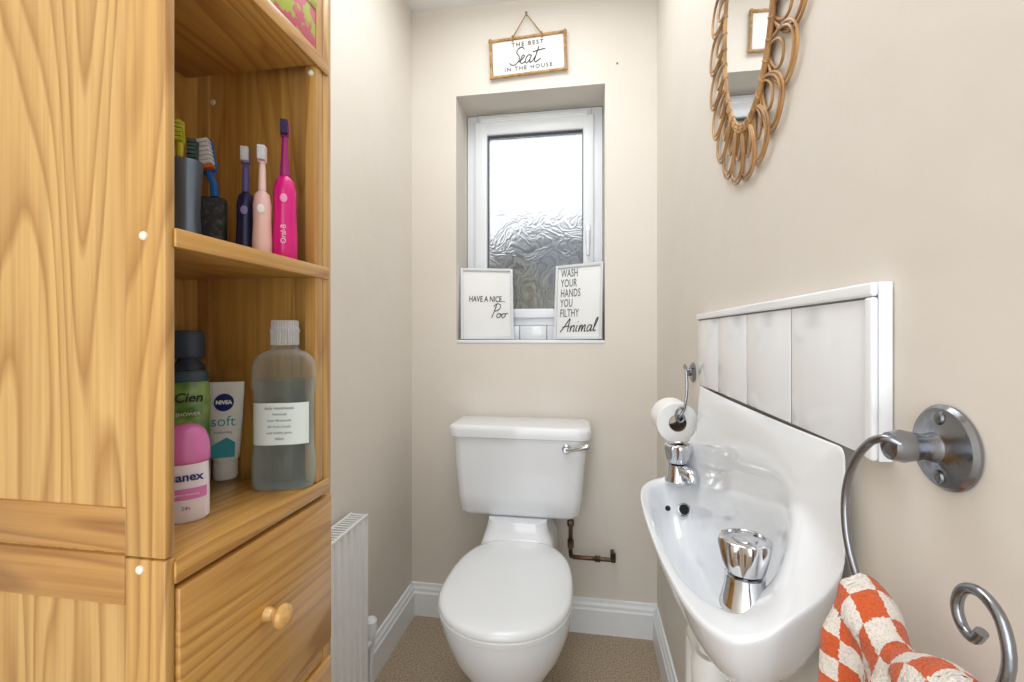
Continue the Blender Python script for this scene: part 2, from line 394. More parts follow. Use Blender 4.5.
q=MB(); oval(q,[(.90,.1572),(.93,.159),(.92,.170),(.8,.173)],.0260,.0145,.8); q.obj('cap',mat('navy_grey_cap',(64,82,98),.35),gb)
q=MB(); q.text('Cien',.018,FT(0,-.0160,.135),0,.2,.0004); q.text('SHOWER',.007,FT(0,-.0160,.112),1); q.text('fresh',.010,FT(0,-.0160,.07),1)
q.obj('print',[mat('dark_green',(20,50,24),.4),m_paper],gb,recalc=False)
de=thing('roll_on_deodorant','white roll-on deodorant with a domed pink cap','deodorant',(-.480,.478,Zl),math.radians(44))
q=MB(); oval(q,[(.9,0),(1,.003),(1.0,.03),(.97,.06),(.95,.069)],.024,.0185,.9); q.obj('bottle_body',mat('deo_white',(234,226,238),.25),de)
q=MB(); oval(q,[(.98,.0692),(1.03,.072),(1.04,.080),(1.02,.089),(.94,.099),(.80,.107),(.58,.1125),(.3,.1152),(.08,.116)],.024,.0185,1.0); q.obj('cap',mat('lilac_pink_cap',(216,116,180),.25,coat=.4),de,ang=80)
q=MB(); patch(q,.024,.0185,.028,.041,215,325,0,.9,.0008); q.text('sanex',.0140,FT(0.001,-.0203,.055),1,0,.0004); q.text('dermo sensitive',.0042,FT(0,-.0203,.0345),2)
q.text('24h',.006,FT(0,-.0203,.018),1)
q.obj('label',[mat('pink_band',(214,120,184),.3),mat('deodorant_navy',(28,40,110),.4),m_paper],de,recalc=False)

def ebrush(name,label,loc,h,r,m,mg2,mh,neck,group,txt=None,bc=(225,230,238)):
    e=thing(name,label,'electric toothbrush',M=T(loc)@R(30,'Z'),group=group)
    q=MB(); hb_=h*.60
    q.lathe([(r*.85,0),(r,.004),(r*1.02,hb_*.25),(r*.92,hb_*.55),(r*.95,hb_*.8),(r*.75,hb_*.95),(r*.42,hb_),(r*.38,hb_+.001)],28); q.obj('handle',m,e)
    q=MB(); q.lathe([(r*.42,hb_+.0012),(r*.40,hb_+.01),(neck,hb_+.03),(neck*.8,h-.02),(neck*.8,h-.012),(neck*.6,h-.006)],20)
    q.box((-.0058,-.004,h-.024),(.0058,.004,h),.0025,3)
    q.obj('brush_head',mh,e)
    q=MB(); q.box((-.005,-.013,h-.022),(.005,-.0042,h-.002),.001); q.obj('bristles',mat('bristle',bc,.7,bump=(700,1,.003)),e)
    q=MB(); q.lathe([(.0045,-.002),(.0048,.001),(.003,.0018)],16,0,T((0,-r*.94,hb_*.72))@R(90,'X'),1,1.3); q.obj('button',mg2,e)
    if txt:
        q=MB(); q.text(txt,.0098,T((0,-r*1.04-.0006,hb_*.30))@R(90,'X')@R(90,'Z'),0,0,-.0001); q.obj('lettering',m_paper,e,recalc=False)
mg_=mat('magenta_plastic',(212,26,124),.25); mlp=mat('blush_plastic',(228,188,180),.35); mnv=mat('navy_metallic',(44,46,84),.3,.3)
G='electric toothbrushes on the shelf'
ebrush('electric_toothbrush','magenta electric toothbrush with white lettering and a dark head',(-.430,.592,Zm),.204,.0165,mg_,mat('pale_pink_button',(236,150,196),.4),mat('plum_neck',(150,24,104),.3),.0050,G,'Oral-B',(60,44,90))
ebrush('electric_toothbrush','pale pink slim electric toothbrush',(-.450,.571,Zm),.160,.0125,mlp,m_paper,mat('blush_neck',(236,204,196),.35),.0045,G)
ebrush('electric_toothbrush','dark navy electric toothbrush with a purple brush head',(-.482,.578,Zm),.163,.0125,mnv,mat('lilac_button',(130,126,180),.4),mat('purple_neck',(92,84,150),.3),.0045,G)
cu=thing('toothbrush_cup','dark blue grey metal toothbrush tumbler','toothbrush holder',(-.541,.540,Zm))
q=MB(); q.lathe([(.015,0),(.018,.002),(.0175,.02),(.0155,.06),(.017,.10),(.0190,.132),(.0180,.132),(.016,.10),(.0145,.06),(.016,.01)],36); q.obj('tumbler',mat('steel_blue',(120,138,160),.28,.5),cu)
def manual(loc,tx,ty,c1,c2,label,h=.175):
    e=thing('toothbrush',label,'toothbrush',M=T(loc)@R(ty,'Y')@R(tx,'X')@R(30,'Z'),group='manual toothbrushes')
    q=MB(); q.tube(cr([(0,0,0),(0,.001,.05),(0,-.001,.1),(0,0,.14),(0,0,h)],5),[.0035+.0012*math.sin(i*.5) for i in range(21)],10); q.box((-.006,-.002,h-.03),(.006,.003,h),.002); q.obj('handle',c1,e)
    q=MB()
    for j in range(5): q.box((-.0052,-.013,h-.028+j*.0055),(.0052,-.0022,h-.0235+j*.0055),.001)
    q.obj('bristles',c2,e)
c_y=mat('yellow_green',(190,190,40),.4); c_b=mat('bright_blue',(30,110,200),.35); c_w=mat('bristle_white',(232,238,244),.7); c_o=mat('orange_plastic',(226,120,40),.4)
manual((-.543,.536,Zm+.012),3,1,c_y,mat('bristle_lime',(186,190,50),.7),'yellow green manual toothbrush standing in the tumbler',.170)
manual((-.540,.545,Zm+.012),-3,-1,mat('grey_green',(50,80,84),.4),mat('bristle_slate',(70,96,100),.7),'grey green manual toothbrush standing in the tumbler',.154)
bh=thing('toothbrush_stand','black stone toothbrush stand block','toothbrush holder',(-.549,.593,Zm),math.radians(35))
q=MB(); q.box((-.017,-.012,0),(.017,.012,.098),.004,3); q.box((-.0135,-.013,.012),(.0135,-.0115,.08),.001)
q.obj('block',mat('black_stone',(50,54,60),.6,var=(90,(92,96,102),.5,.7)),bh)
e=thing('toothbrush','blue white and orange toothbrush standing in the black stand','toothbrush',M=T((-.543,.589,Zm+.0985))@R(-12,'Y')@R(15,'Z'),group='manual toothbrushes')
q=MB(); q.tube(cr([(0,0,0),(.002,0,.02),(-.002,0,.04),(0,0,.078)],5),.0055,10); q.box((-.0115,-.002,.036),(.0115,.003,.088),.003); q.obj('handle',c_b,e)
q=MB()
for j in range(7): q.box((-.0105,-.014,.039+j*.0066),(.0105,-.0022,.0443+j*.0066),.001,2,(1 if j in (0,) else 0))
q.obj('bristles',[c_w,c_o],e)
pb=thing('gift_box','pink and lime patterned cardboard box','box',(-.475,.540,Zt))
q=MB().box((-.07,-.08,0),(.074,.083,.060),.002); q.obj('carton',mat('pink_card',(198,96,116),.5,var=(34,(170,184,70),.47,.51)),pb)
q=MB().box((-.072,-.082,.0602),(.0755,.0845,.085),.002); q.obj('lid',mat('cream_card',(214,190,150),.5,var=(30,(176,180,80),.5,.56)),pb)

# ---------------------------------------------------------------- radiator
ra=thing('radiator','white convector radiator with a ribbed front and top grille','radiator',(XL+.040,.905,0))
q=MB(); y0,y1=-.22,.31; zt,zb=.588,.11; n=16
pts=[]
for i in range(n):
    a=y0+(y1-y0)*i/n; w_=(y1-y0)/n
    pts+=[(0.026,a),(.026,a+w_*.45),(.019,a+w_*.55),(.019,a+w_*.92)]
pts+=[(.026,y1)]
q.loft([[Vector((x,y,zb)) for x,y in pts]+[Vector((.012,y1,zb)),Vector((.012,y0,zb))],[Vector((x,y,zt)) for x,y in pts]+[Vector((.012,y1,zt)),Vector((.012,y0,zt))]])
q.box((-.026,y0,zb+.01),(-.02,y1,zt-.005),.002)
q.obj('panel',m_rad,ra,ang=20)
q=MB()
for yy in (y0-.002,y1-.001): q.box((-.028,yy,zb+.005),(.026,yy+.003,zt+.004),.0015)
q.box((.022,y0,zt-.001),(.027,y1,zt+.007),.001).box((-.028,y0,zt-.001),(-.023,y1,zt+.007),.001)
for i in range(38):
    a=y0+(y1-y0)*(i+.5)/38; q.box((-.024,a-.0022,zt+.0),(.023,a+.0022,zt+.005),.0005,1)
q.obj('grille',m_rad,ra)
q=MB(); q.lathe([(.011,0),(.012,.002),(.012,.035),(.018,.037),(.018,.075),(.013,.082)],24,0,T((.004,y1+.062,.17))); q.tube([(.004,y1+.003,.185),(.004,y1+.062,.185)],.008,12); q.tube([(.004,y1+.062,.001),(.004,y1+.062,.175)],.0075,12)
q.obj('valve',m_white,ra)
for yy in (-.15,.2): MB().box((-.039,yy-.012,.2),(-.0285,yy+.012,.5),.001).obj('bracket',m_rad,ra)

# ---------------------------------------------------------------- toilet
TX=-.227
to=thing('toilet','white close-coupled ceramic toilet with the lid closed','toilet',(TX,1.3,0))
oy=-1.3; bx_=.020; dz=.012
q=MB()
spec=[(0,1.22,.105,.11,.25),(.03,1.22,.10,.105,.25),(.10,1.22,.088,.09,.24),(.17,1.22,.090,.10,.24),(.23,1.21,.118,.132,.24),(.29,1.20,.150,.165,.25),(.35,1.19,.168,.180,.27),(.387,1.19,.173,.187,.27),(.398,1.19,.171,.185,.268),(.402,1.19,.163,.177,.26)]
q.loft([egg(bx_,cy+oy,a,lf,lb,z) for z,cy,a,lf,lb in spec])
q.loft([rrect(.004,1.52+oy,.20,.34,.04,.20),rrect(.004,1.53+oy,.24,.32,.05,.30),rrect(.004,1.54+oy,.25,.30,.05,.39),rrect(.003,1.565+oy,.235,.25,.05,.425),rrect(0,1.585+oy,.208,.222,.04,.458),rrect(0,1.588+oy,.20,.215,.04,.484)])
q.obj('bowl',m_cer,to,ang=50)
q=MB()
q.loft([egg(bx_,1.18+oy,a,lf,lb,z+dz,56,.95,.75) for z,a,lf,lb in ((.3905,.170,.184,.27),(.393,.175,.191,.275),(.404,.176,.192,.276),(.407,.173,.189,.273))]); q.obj('seat',m_seat,to)
q=MB()
q.loft([egg(bx_,1.18+oy,a,lf,lb,z+dz,56,.95,.74) for z,a,lf,lb in ((.4073,.171,.186,.284),(.409,.175,.191,.290),(.418,.175,.191,.290),(.424,.170,.185,.284),(.427,.160,.174,.27),(.4285,.12,.13,.20),(.4295,.06,.07,.1))]); q.obj('lid',m_seat,to,ang=60)
for sx in (-1,1):
    q=MB(); q.lathe([(.009,0),(.009,.045)],20,0,T((bx_+sx*.075-.0225,1.483+oy,.413))@R(90,'Y')); q.box((bx_+sx*.075-.012,1.472+oy,.40),(bx_+sx*.075+.012,1.492+oy,.412),.003)
    q.obj('hinge',m_seat,to)
q=MB()
q.loft([rrect(0,1.605+oy,w_,d_,.035,z) for z,w_,d_ in ((.4845,.37,.13),(.488,.40,.155),(.50,.42,.17),(.56,.435,.178),(.70,.458,.186),(.757,.465,.188))]); ci=q.obj('cistern',m_cer,to,ang=50)
q=MB()
q.loft([rrect(0,1.603+oy,w_,d_,.04,z,8) for z,w_,d_ in ((.7573,.482,.198),(.760,.492,.206),(.782,.496,.208),(.791,.492,.204),(.797,.48,.194),(.799,.46,.17))]); q.obj('cistern_lid',m_cer,ci,ang=50)
q=MB(); lv=T((.166,1.510+oy,.730))
q.lathe([(.015,0),(.015,.004),(.010,.008),(.009,.018)],24,0,lv@R(90,'X'))
q.tube(cr([(.0,-.018,0),(.022,-.024,.004),(.050,-.027,.012),(.078,-.025,.018)],5),[.0065]*8+[.007,.0075,.008,.0088,.0095,.010,.009,.006],14,0,lv)
q.obj('flush_lever',m_chrome,ci)

q=MB()
q.tube(cr([(-.052,1.665,.47),(-.052,1.665,.40),(-.052,1.665,.31),(-.045,1.665,.298),(-.02,1.665,.296),(.10,1.665,.296)],6),.0075,14)
q.lathe([(.012,0),(.0125,.004),(.0125,.018),(.010,.022)],6,0,T((-.052,1.665,.41)))
q.lathe([(.0115,0),(.0115,.03)],6,0,T((-.052,1.665,.33)))
q.lathe([(.012,0),(.012,.02)],6,0,T((.035,1.665,.296))@R(90,'Y'))
q.tube([(.10,1.665,.290),(.10,1.665,.32)],.010,12); q.tube([(.10,1.665,.305),(.10,1.713,.305)],.0075,12)
o=q.obj('water_pipe',m_brass); tag(o,'tarnished copper water feed pipe with brass valve behind the toilet','pipe')

# ---------------------------------------------------------------- tile splashback
sp=thing('tile_splashback','white glazed tile splashback panel with rounded edge trim','splashback',(XR-.001,.76,.998))
q=MB(); Y0,Y1=.432,1.055; ZT=.158; ZB=.003
q.box((-.0104,Y0-.76+.003,ZB+.0004),(0,Y1-.76-.003,ZT-.003),.0005)
q.obj('backing',mat('grout',(140,142,144),.8),sp)
tw=(Y1-Y0-.013)/4
for i in range(4):
    a=Y0-.76+.0125+i*tw
    q=MB().box((-.0117,a+.0017,ZB+.001),(-.01045,a+tw-.0017,ZT-.0142),.0005,3); q.obj('tile',m_tile,sp)
q=MB(); q.box((-.0165,Y0-.76,ZT-.0125),(-.01045,Y1-.76,ZT),.0028,5); q.box((-.0165,Y0-.76,ZB),(-.01045,Y0-.76+.0118,ZT-.0130),.0028,5)
q.box((-.0104,Y0-.76,ZB),(0,Y0-.76+.0028,ZT),.0006); q.box((-.0104,Y0-.76+.0028,ZT-.0028),(0,Y1-.76,ZT),.0006)
q.obj('edge_trim',m_tile,sp)

# ---------------------------------------------------------------- basin
XW=XR-.0135; YC=.752
ba=thing('hand_basin','white wall-mounted ceramic hand basin with a tall curved back','basin',(XW,.76,.66))
ctrl=[(XW,.478,1.002),(.2468,.4765,.948),(.2440,.474,.895),(.226,.472,.862),(.198,.4705,.838),(.170,.470,.817),(.140,.478,.807),(.116,.520,.805),(.104,.60,.805),(.099,.70,.805),(.099,.80,.805),(.103,.88,.805),(.115,.94,.805),(.140,.982,.805),(.172,1.002,.808),(.205,1.014,.822),(.230,1.022,.85),(.2430,1.028,.895),(.2465,1.032,.948),(XW,1.034,1.000)]
front=cr(ctrl,5)
nbk=46
outl=list(front)
for j in range(1,nbk):
    p=front[-1].lerp(front[0],j/nbk); p.z-=.004*math.sin(pi*j/nbk); outl.append(p)
def sgn(a,e): return math.copysign(abs(a)**e,a)
def inner(i,cx,ax,ayf,ayb,zf,zb,pw,e=.62):
    p=outl[i]
    a=math.atan2((p.y-YC)/.285,(p.x-.175)/.075)
    c,s=math.cos(a),math.sin(a)
    x=cx+ax*sgn(c,e); k=(c+1)/2; ks=k*k*(3-2*k)
    y=YC+(ayf+(ayb-ayf)*ks)*sgn(s,e)
    z=zf+(zb-zf)*(max(0,(x-(cx-ax))/(2*ax)))**pw
    return Vector((x,y,z))
def lerp(a,b,t): return a+(b-a)*t
rings=[]
def outer(t_in,dzf,k):
    return [Vector((p.x+(XW-.004-p.x)*t_in, p.y+(YC-p.y)*k, .805-dzf+(p.z-.805)*max(0,1-dzf*4.5))) for p in outl]
rings.append(outer(.62,.150,.60)); rings.append(outer(.48,.128,.40)); rings.append(outer(.30,.095,.22)); rings.append(outer(.15,.058,.10)); rings.append(outer(.06,.028,.035)); rings.append(outer(.02,.010,.008))
rings.append([p-Vector((0,0,.004)) for p in outl])
rings.append([Vector((p.x+(.001 if p.z<.9 else -.002),p.y+(YC-p.y)*.006,p.z+.001)) for p in outl])
def rimin(t):
    out=[]
    for i,p in enumerate(outl):
        q_=inner(i,.175,.063,.202,.266,.803,.986,3.2,.58)
        out.append(Vector((lerp(p.x,q_.x,t),lerp(p.y,q_.y,t),lerp(p.z+.0015,q_.z,t**1.5))))
    return out
rings.append(rimin(.12)); rings.append(rimin(.5)); rings.append(rimin(.9))
n_=len(outl)
rings.append([inner(i,.175,.061,.196,.260,.800,.968,3.0,.60) for i in range(n_)])
rings.append([inner(i,.176,.057,.189,.250,.786,.915,2.6,.62) for i in range(n_)])
rings.append([inner(i,.177,.051,.180,.230,.760,.850,2.2,.66) for i in range(n_)])
rings.append([inner(i,.178,.043,.164,.195,.732,.782,2.0,.70) for i in range(n_)])
rings.append([inner(i,.179,.033,.135,.150,.714,.738,2.0,.8) for i in range(n_)])
rings.append([inner(i,.180,.019,.082,.087,.706,.712,2.0,.9) for i in range(n_)])
BO=T((-XW,-.76,-.66))
q=MB(); q.loft(rings,0,BO)
bo=q.obj('basin_body',m_cer,ba,ang=180)
sm=bo.modifiers.new('sub','SUBSURF'); sm.levels=1; sm.render_levels=1
q=MB(); q.lathe([(.016,0),(.016,.002),(.012,.0022),(.010,-.002)],28,0,BO@T((.196,.745,.7065))); q.obj('waste',m_chrome,ba)
q=MB(); OM=BO@T((.192,.929,.766))@R(66,'X'); q.lathe([(.0125,0),(.0125,.003),(.0095,.0035),(.0085,.002)],28,0,OM); q.lathe([(.0085,.0015),(.0085,.0024)],24,1,OM); q.obj('overflow',[m_nickel,m_dark],ba)
q=MB(); q.lathe([(.005,0),(.005,.003),(.003,.0035)],20,0,BO@T((.162,.931,.766))@R(66,'X')); q.obj('chain_stay',m_dark,ba)
q=MB(); q.lathe([(.02,-.02),(.02,.03)],24,0,BO@T((.200,.765,.625))); q.lathe([(.026,-.09),(.029,-.085),(.03,-.03),(.024,-.015)],28,0,BO@T((.200,.765,.615)))
q.tube([(.200,.765,.57),(.200,.80,.565),(.200,.87,.565),(.202,.885,.55),(.202,.885,.10)],.016,18,0,BO)
q.tube([(.225,.70,.65),(.225,.70,.02)],.0075,12,0,BO)
q.obj('trap',mat('white_pvc',(236,236,234),.35),ba)
def tap(loc,rz,label):
    e=thing('tap',label,'tap',M=T(loc)@R(rz,'Z')@Matrix.Diagonal((1.08,1.08,1.02,1)),group='basin taps')
    q=MB(); q.lathe([(.0240,0),(.0245,.002),(.0240,.006),(.0220,.012),(.0200,.022),(.0190,.030),(.0190,.036),(.014,.038)],40)
    q.tube(cr([(.0,0,.022),(.018,0,.027),(.034,0,.025),(.041,0,.018),(.042,0,.012)],5),[.0115]*12+[.0110,.0105,.010,.0095,.009,.009,.009,.009,.009],20)
    q.obj('tap_body',m_chrome,e,ang=45)
    q=MB(); q.lathe([(.014,.0385,0),(.0185,.040,.03),(.0205,.044,.10),(.0235,.056,.14),(.0255,.066,.14),(.0258,.071,.12),(.0245,.0745,.05),(.0215,.0760,.0),(.0195,.0760,0),(.0190,.0735,0),(.0120,.0735,0),(.0115,.0752,0),(.002,.0757,0)],96,0,None,1,1,1,True,0,8)
    q.obj('tap_handle',m_chrome,e,ang=40)
tap((.175,.534,.8085),65,'chrome pillar tap with a fluted round handle beside the towel ring')
tap((.187,.958,.8110),-65,'chrome pillar tap with a fluted round handle below the toilet roll')

# ---------------------------------------------------------------- toilet roll + holder
ho=thing('toilet_roll_holder','chrome scroll toilet roll holder on a round wall plate','toilet roll holder',(XR-.001,1.15,1.02))
q=MB(); q.lathe([(.024,0),(.024,.003),(.020,.006),(.009,.008)],32,0,R(-90,'Y')); q.lathe([(.009,.007),(.010,.012),(.007,.018)],20,0,R(-90,'Y')); q.obj('wall_plate',m_nickel,ho)
q=MB(); q.tube(cr([(-.012,0,0),(-.022,-.008,.012),(-.026,-.03,.018),(-.028,-.055,.004),(-.034,-.090,-.034),(-.044,-.112,-.070),(-.054,-.116,-.088),(-.056,-.106,-.094),(-.056,-.06,-.094),(-.056,-.01,-.094)],6),.0030,12); q.obj('arm',m_nickel,ho)
q=MB(); q.tube(cr([(-.046,-.114,-.074),(-.054,-.118,-.070),(-.062,-.118,-.080),(-.062,-.118,-.094),(-.054,-.118,-.101),(-.046,-.118,-.095),(-.048,-.118,-.086)],5),.0026,10); q.obj('scroll',m_nickel,ho)
rl=MB()
rl.lathe([(.0195,-.046),(.044,-.046),(.0455,-.0445),(.0455,.0445),(.044,.046),(.0195,.046),(.0190,.0455),(.0190,-.0455),(.0195,-.046)],48,0,R(90,'X'),caps=False)
rl.lathe([(.0188,-.0455),(.0180,-.0455),(.0180,.0455),(.0188,.0455)],40,1,R(90,'X'),caps=False)
o=rl.obj('toilet_roll',[mat('tissue',(240,240,239),.9,bump=(90,.3,.003)),mat('card_core',(120,104,88),.9)],loc=(XR-.057,1.095,.926-.0130)); tag(o,'white paper toilet roll on the chrome holder','toilet roll')

# ---------------------------------------------------------------- towel ring
PO=Vector((XR-.001,.374,1.028))
tr=thing('towel_ring','brushed nickel open towel ring with a scroll end','towel ring',PO)
q=MB(); q.lathe([(.0310,0),(.0310,.002),(.0285,.0045),(.016,.006),(.011,.009),(.009,.016),(.0105,.022),(.012,.03),(.010,.038),(.004,.041)],44,0,R(-90,'Y'))
for dy,dz_ in ((0,.0215),(0,-.0215)): q.lathe([(.0052,0),(.0046,.0025),(.002,.0034)],14,0,T((-.0045,dy,dz_))@R(-90,'Y'))
q.obj('wall_plate',m_nickel,tr)
cy,cz,Rr=.340,.964,.077
P=[(XR-.036,.366,1.031),(XR-.042,.370,1.034)]
for a in range(60,-105,-8): P.append((.215,cy+Rr*math.cos(math.radians(a)),cz+Rr*math.sin(math.radians(a))))
P+= [(.215,.298,.896),(.215,.278,.915),(.215,.269,.940),(.215,.273,.960),(.215,.285,.968),(.215,.297,.964),(.215,.302,.952),(.215,.298,.942),(.215,.290,.940),(.215,.285,.947)]
q=MB(); q.tube([Vector(p)-PO for p in cr(P,4)],.0030,14); q.obj('ring',m_nickel,tr,ang=60)

mt=bpy.data.materials.new('terry_check'); mt.use_nodes=True; nt=mt.node_tree; b=nt.nodes['Principled BSDF']; b.inputs['Roughness'].default_value=.95
b.inputs['Sheen Weight'].default_value=.25
tc=nt.nodes.new('ShaderNodeTexCoord'); ck=nt.nodes.new('ShaderNodeTexChecker'); ck.inputs['Scale'].default_value=1
ck.inputs['Color1'].default_value=lin((210,92,40)); ck.inputs['Color2'].default_value=lin((234,226,217))
nn=nt.nodes.new('ShaderNodeTexNoise'); nn.inputs['Scale'].default_value=9; nn.inputs['Detail'].default_value=3; nt.links.new(tc.outputs['UV'],nn.inputs['Vector'])
mm=nt.nodes.new('ShaderNodeMix'); mm.data_type='RGBA'; mm.blend_type='ADD'; mm.inputs[0].default_value=.16
nt.links.new(tc.outputs['UV'],mm.inputs[6]); nt.links.new(nn.outputs['Color'],mm.inputs[7]); nt.links.new(mm.outputs[2],ck.inputs['Vector'])
sp_=nt.nodes.new('ShaderNodeTexNoise'); sp_.inputs['Scale'].default_value=650; nt.links.new(tc.outputs['Object'],sp_.inputs['Vector'])
rs=nt.nodes.new('ShaderNodeValToRGB'); rs.color_ramp.elements[0].position=.32; rs.color_ramp.elements[0].color=(.66,.6,.56,1); rs.color_ramp.elements[1].position=.55; rs.color_ramp.elements[1].color=(1,1,1,1)
nt.links.new(sp_.outputs['Fac'],rs.inputs['Fac'])
ml=nt.nodes.new('ShaderNodeMix'); ml.data_type='RGBA'; ml.blend_type='MULTIPLY'; ml.inputs[0].default_value=.5
nt.links.new(ck.outputs['Color'],ml.inputs[6]); nt.links.new(rs.outputs['Color'],ml.inputs[7]); nt.links.new(ml.outputs[2],b.inputs['Base Color'])
bp=nt.nodes.new('ShaderNodeBump'); bp.inputs['Strength'].default_value=.8; bp.inputs['Distance'].default_value=.0025
nt.links.new(sp_.outputs['Fac'],bp.inputs['Height']); nt.links.new(bp.outputs['Normal'],b.inputs['Normal'])
V=[];UV=[];F=[]; nu,nv=110,170; Ln=.20
for i in range(nu+1):
    s_=i/nu; a=math.radians(-47- s_*80); ry=cy+Rr*math.cos(a); rz=cz+Rr*math.sin(a)
    for j in range(nv+1):
        d=(j/nv-.5)*2*Ln
        rr=.012+.0045*math.sin(s_*10)
        if abs(d)<rr*1.57: th=d/rr; x=-rr*math.sin(th) ; z=rr*math.cos(th)
        else:
            ex=abs(d)-rr*1.57; sg_=1 if d>0 else -1; x=-sg_*(rr+ex*.03); z=-ex
        hang=max(0,-z)
        wv=.009*math.sin(s_*15+.6)*min(1,hang/.025)+.002*math.sin(s_*29+j*.05)*min(1,hang/.02)
        yy=ry+(.5-s_)*.006*min(1,hang/.1)
        X=.213+x+(-wv if d>0 else wv*.3)
        X=min(X,XR-.008)
        k=.0004
        V.append((X+random.uniform(-k,k),yy+random.uniform(-k,k),rz+z+random.uniform(-k,k))); UV.append((s_*6.5,(d+Ln)/.0165))
for i in range(nu):
    for j in range(nv):
        a=i*(nv+1)+j; F.append([a,a+1,a+nv+2,a+nv+1])
me=bpy.data.meshes.new('hand_towel'); me.from_pydata(V,[],F); me.materials.append(mt)
uvl=me.uv_layers.new(name='UVMap')
for p in me.polygons:
    p.use_smooth=True
    for li_ in p.loop_indices: uvl.data[li_].uv=UV[me.loops[li_].vertex_index]
o=bpy.data.objects.new('hand_towel',me); col.objects.link(o); tag(o,'orange and white checked terry hand towel hanging over the ring','towel')
sd=o.modifiers.new('thick','SOLIDIFY'); sd.thickness=.007; sd.offset=0

# ---------------------------------------------------------------- mirror
mr=thing('wall_mirror','oval mirror with a woven rattan loop frame','mirror',M=T((XR-.005,.764,1.63))@B_RIGHT)
q=MB(); gl=[Vector((.104*math.cos(a),.180*math.sin(a),0)) for a in [2*pi*i/64 for i in range(64)]]
q.loft([[p+Vector((0,0,.001)) for p in gl],[p+Vector((0,0,.004)) for p in gl]]); q.obj('mirror_glass',mat('mirror_silver',(235,235,235),.01,1),mr)
q=MB(); q.loft([[p*1.03+Vector((0,0,-.004)) for p in gl],[p*1.03+Vector((0,0,.0008)) for p in gl]]); q.obj('backing',mat('brown_board',(130,98,70),.8),mr)
q=MB()
for k,(o_,zz) in enumerate(((.0,.0035),(.005,.004),(.010,.0035))):
    q.tube([((.105+o_)*math.cos(a),(.181+o_)*math.sin(a),zz) for a in [2*pi*i/72 for i in range(72)]],.0026,8,0,None,True)
for k in range(40):
    a=2*pi*k/40; c_,s_=math.cos(a),math.sin(a)
    q.tube([(.102*c_,.178*s_,.004),(.110*c_,.186*s_,.0072),(.118*c_,.194*s_,.004)],.0016,6)
q.obj('frame_ring',m_rat,mr)
NL=22
q=MB()
for k in range(NL):
    a=2*pi*(k+.5)/NL
    bx,by=.106*math.cos(a),.184*math.sin(a)
    ox,oy_=.217*math.cos(a),.272*math.sin(a)
    d=Vector((ox-bx,oy_-by,0)); L_=d.length; d.normalize(); pr=Vector((-d.y,d.x,0))
    for W_,Lf,zo in ((.048,1.0,.001),(.041,.92,.002),(.022,.58,.001)):
        P=[]
        for t in range(28):
            tt_=2*pi*t/28
            P.append(Vector((bx,by,0))+d*(L_*Lf*(1-math.cos(tt_))/2)+pr*(W_*math.sin(tt_)*(.5+.5*(1-math.cos(tt_))/2))+Vector((0,0,zo+.002*math.sin(tt_))))
        q.tube(P,.0020,7,0,None,True)
q.obj('rattan_loops',m_rat,mr)

# ---------------------------------------------------------------- hanging sign
sg=thing('wall_sign','bamboo framed white sign with black lettering on twine','sign',M=T((-.2150,YB-.012,2.176))@B_BACK@R(2.0,'Z'))
W_,H_=.143,.070
q=MB().box((-W_+.006,-H_+.006,-.006),(W_-.006,H_-.006,0),.001); q.obj('sign_board',m_paper,sg)
q=MB(); m_bam=mat('bamboo',(190,152,98),.5,var=(60,(150,112,62),.4,.65))
for y in (-H_,H_): q.tube([(-W_-.007,y,.002),(W_+.007,y,.002)],.0055,10)
for x in (-W_,W_): q.tube([(x,-H_-.006,.004),(x,H_+.006,.004)],.0055,10)
q.obj('sign_frame',m_bam,sg)
q=MB(); q.text('THE BEST',.0225,T((.0,.045,.0016)),0,0,.0001,1.35); q.text('IN THE HOUSE',.0215,T((.0,-.046,.0016)),0,0,.0001,1.35)
def stroke(mb,pts,sc,ox,oy,r,z=.0012,mi=0,sh=.25):
    P=[Vector((ox+(x+sh*y)*sc,oy+y*sc,z)) for x,y in pts]
    mb.tube(cr(P,6),r,6,mi)
seat=[[(.62,.9),(.45,1.05),(.22,.95),(.18,.72),(.36,.52),(.42,.25),(.25,.02),(.02,.0),(-.15,.14)],
 [(.42,.15),(.6,.28),(.72,.45),(.64,.54),(.53,.4),(.54,.14),(.66,.02),(.84,.14)],
 [(1.14,.46),(1.0,.52),(.86,.36),(.85,.12),(.96,.02),(1.1,.2),(1.17,.48),(1.12,.2),(1.17,.03),(1.32,.12)],
 [(1.32,.12),(1.46,.5),(1.52,.98),(1.45,.5),(1.43,.12),(1.52,.02),(1.8,.2)],[(1.2,.66),(1.5,.72),(1.95,.78)]]
for s_ in seat: stroke(q,s_,.061,-.064,-.030,.0017)
q.obj('lettering',m_ink,sg,recalc=False)
q=MB(); q.tube([(-.056,H_+.004,.002),(0,H_+.086,.004),(.056,H_+.004,.002)],.0024,8)
for sx in (-1,1): q.tube([(sx*.056,H_-.01,.002),(sx*.056,H_+.008,.009),(sx*.056,H_-.006,.006)],.003,8)
q.obj('twine',mat('jute',(166,126,76),.9),sg)
q=MB().lathe([(.002,-.010),(.002,.006),(.005,.0065),(.005,.0085),(.001,.009)],14,0,T((0,H_+.088,0))); q.obj('nail',m_nickel,sg)

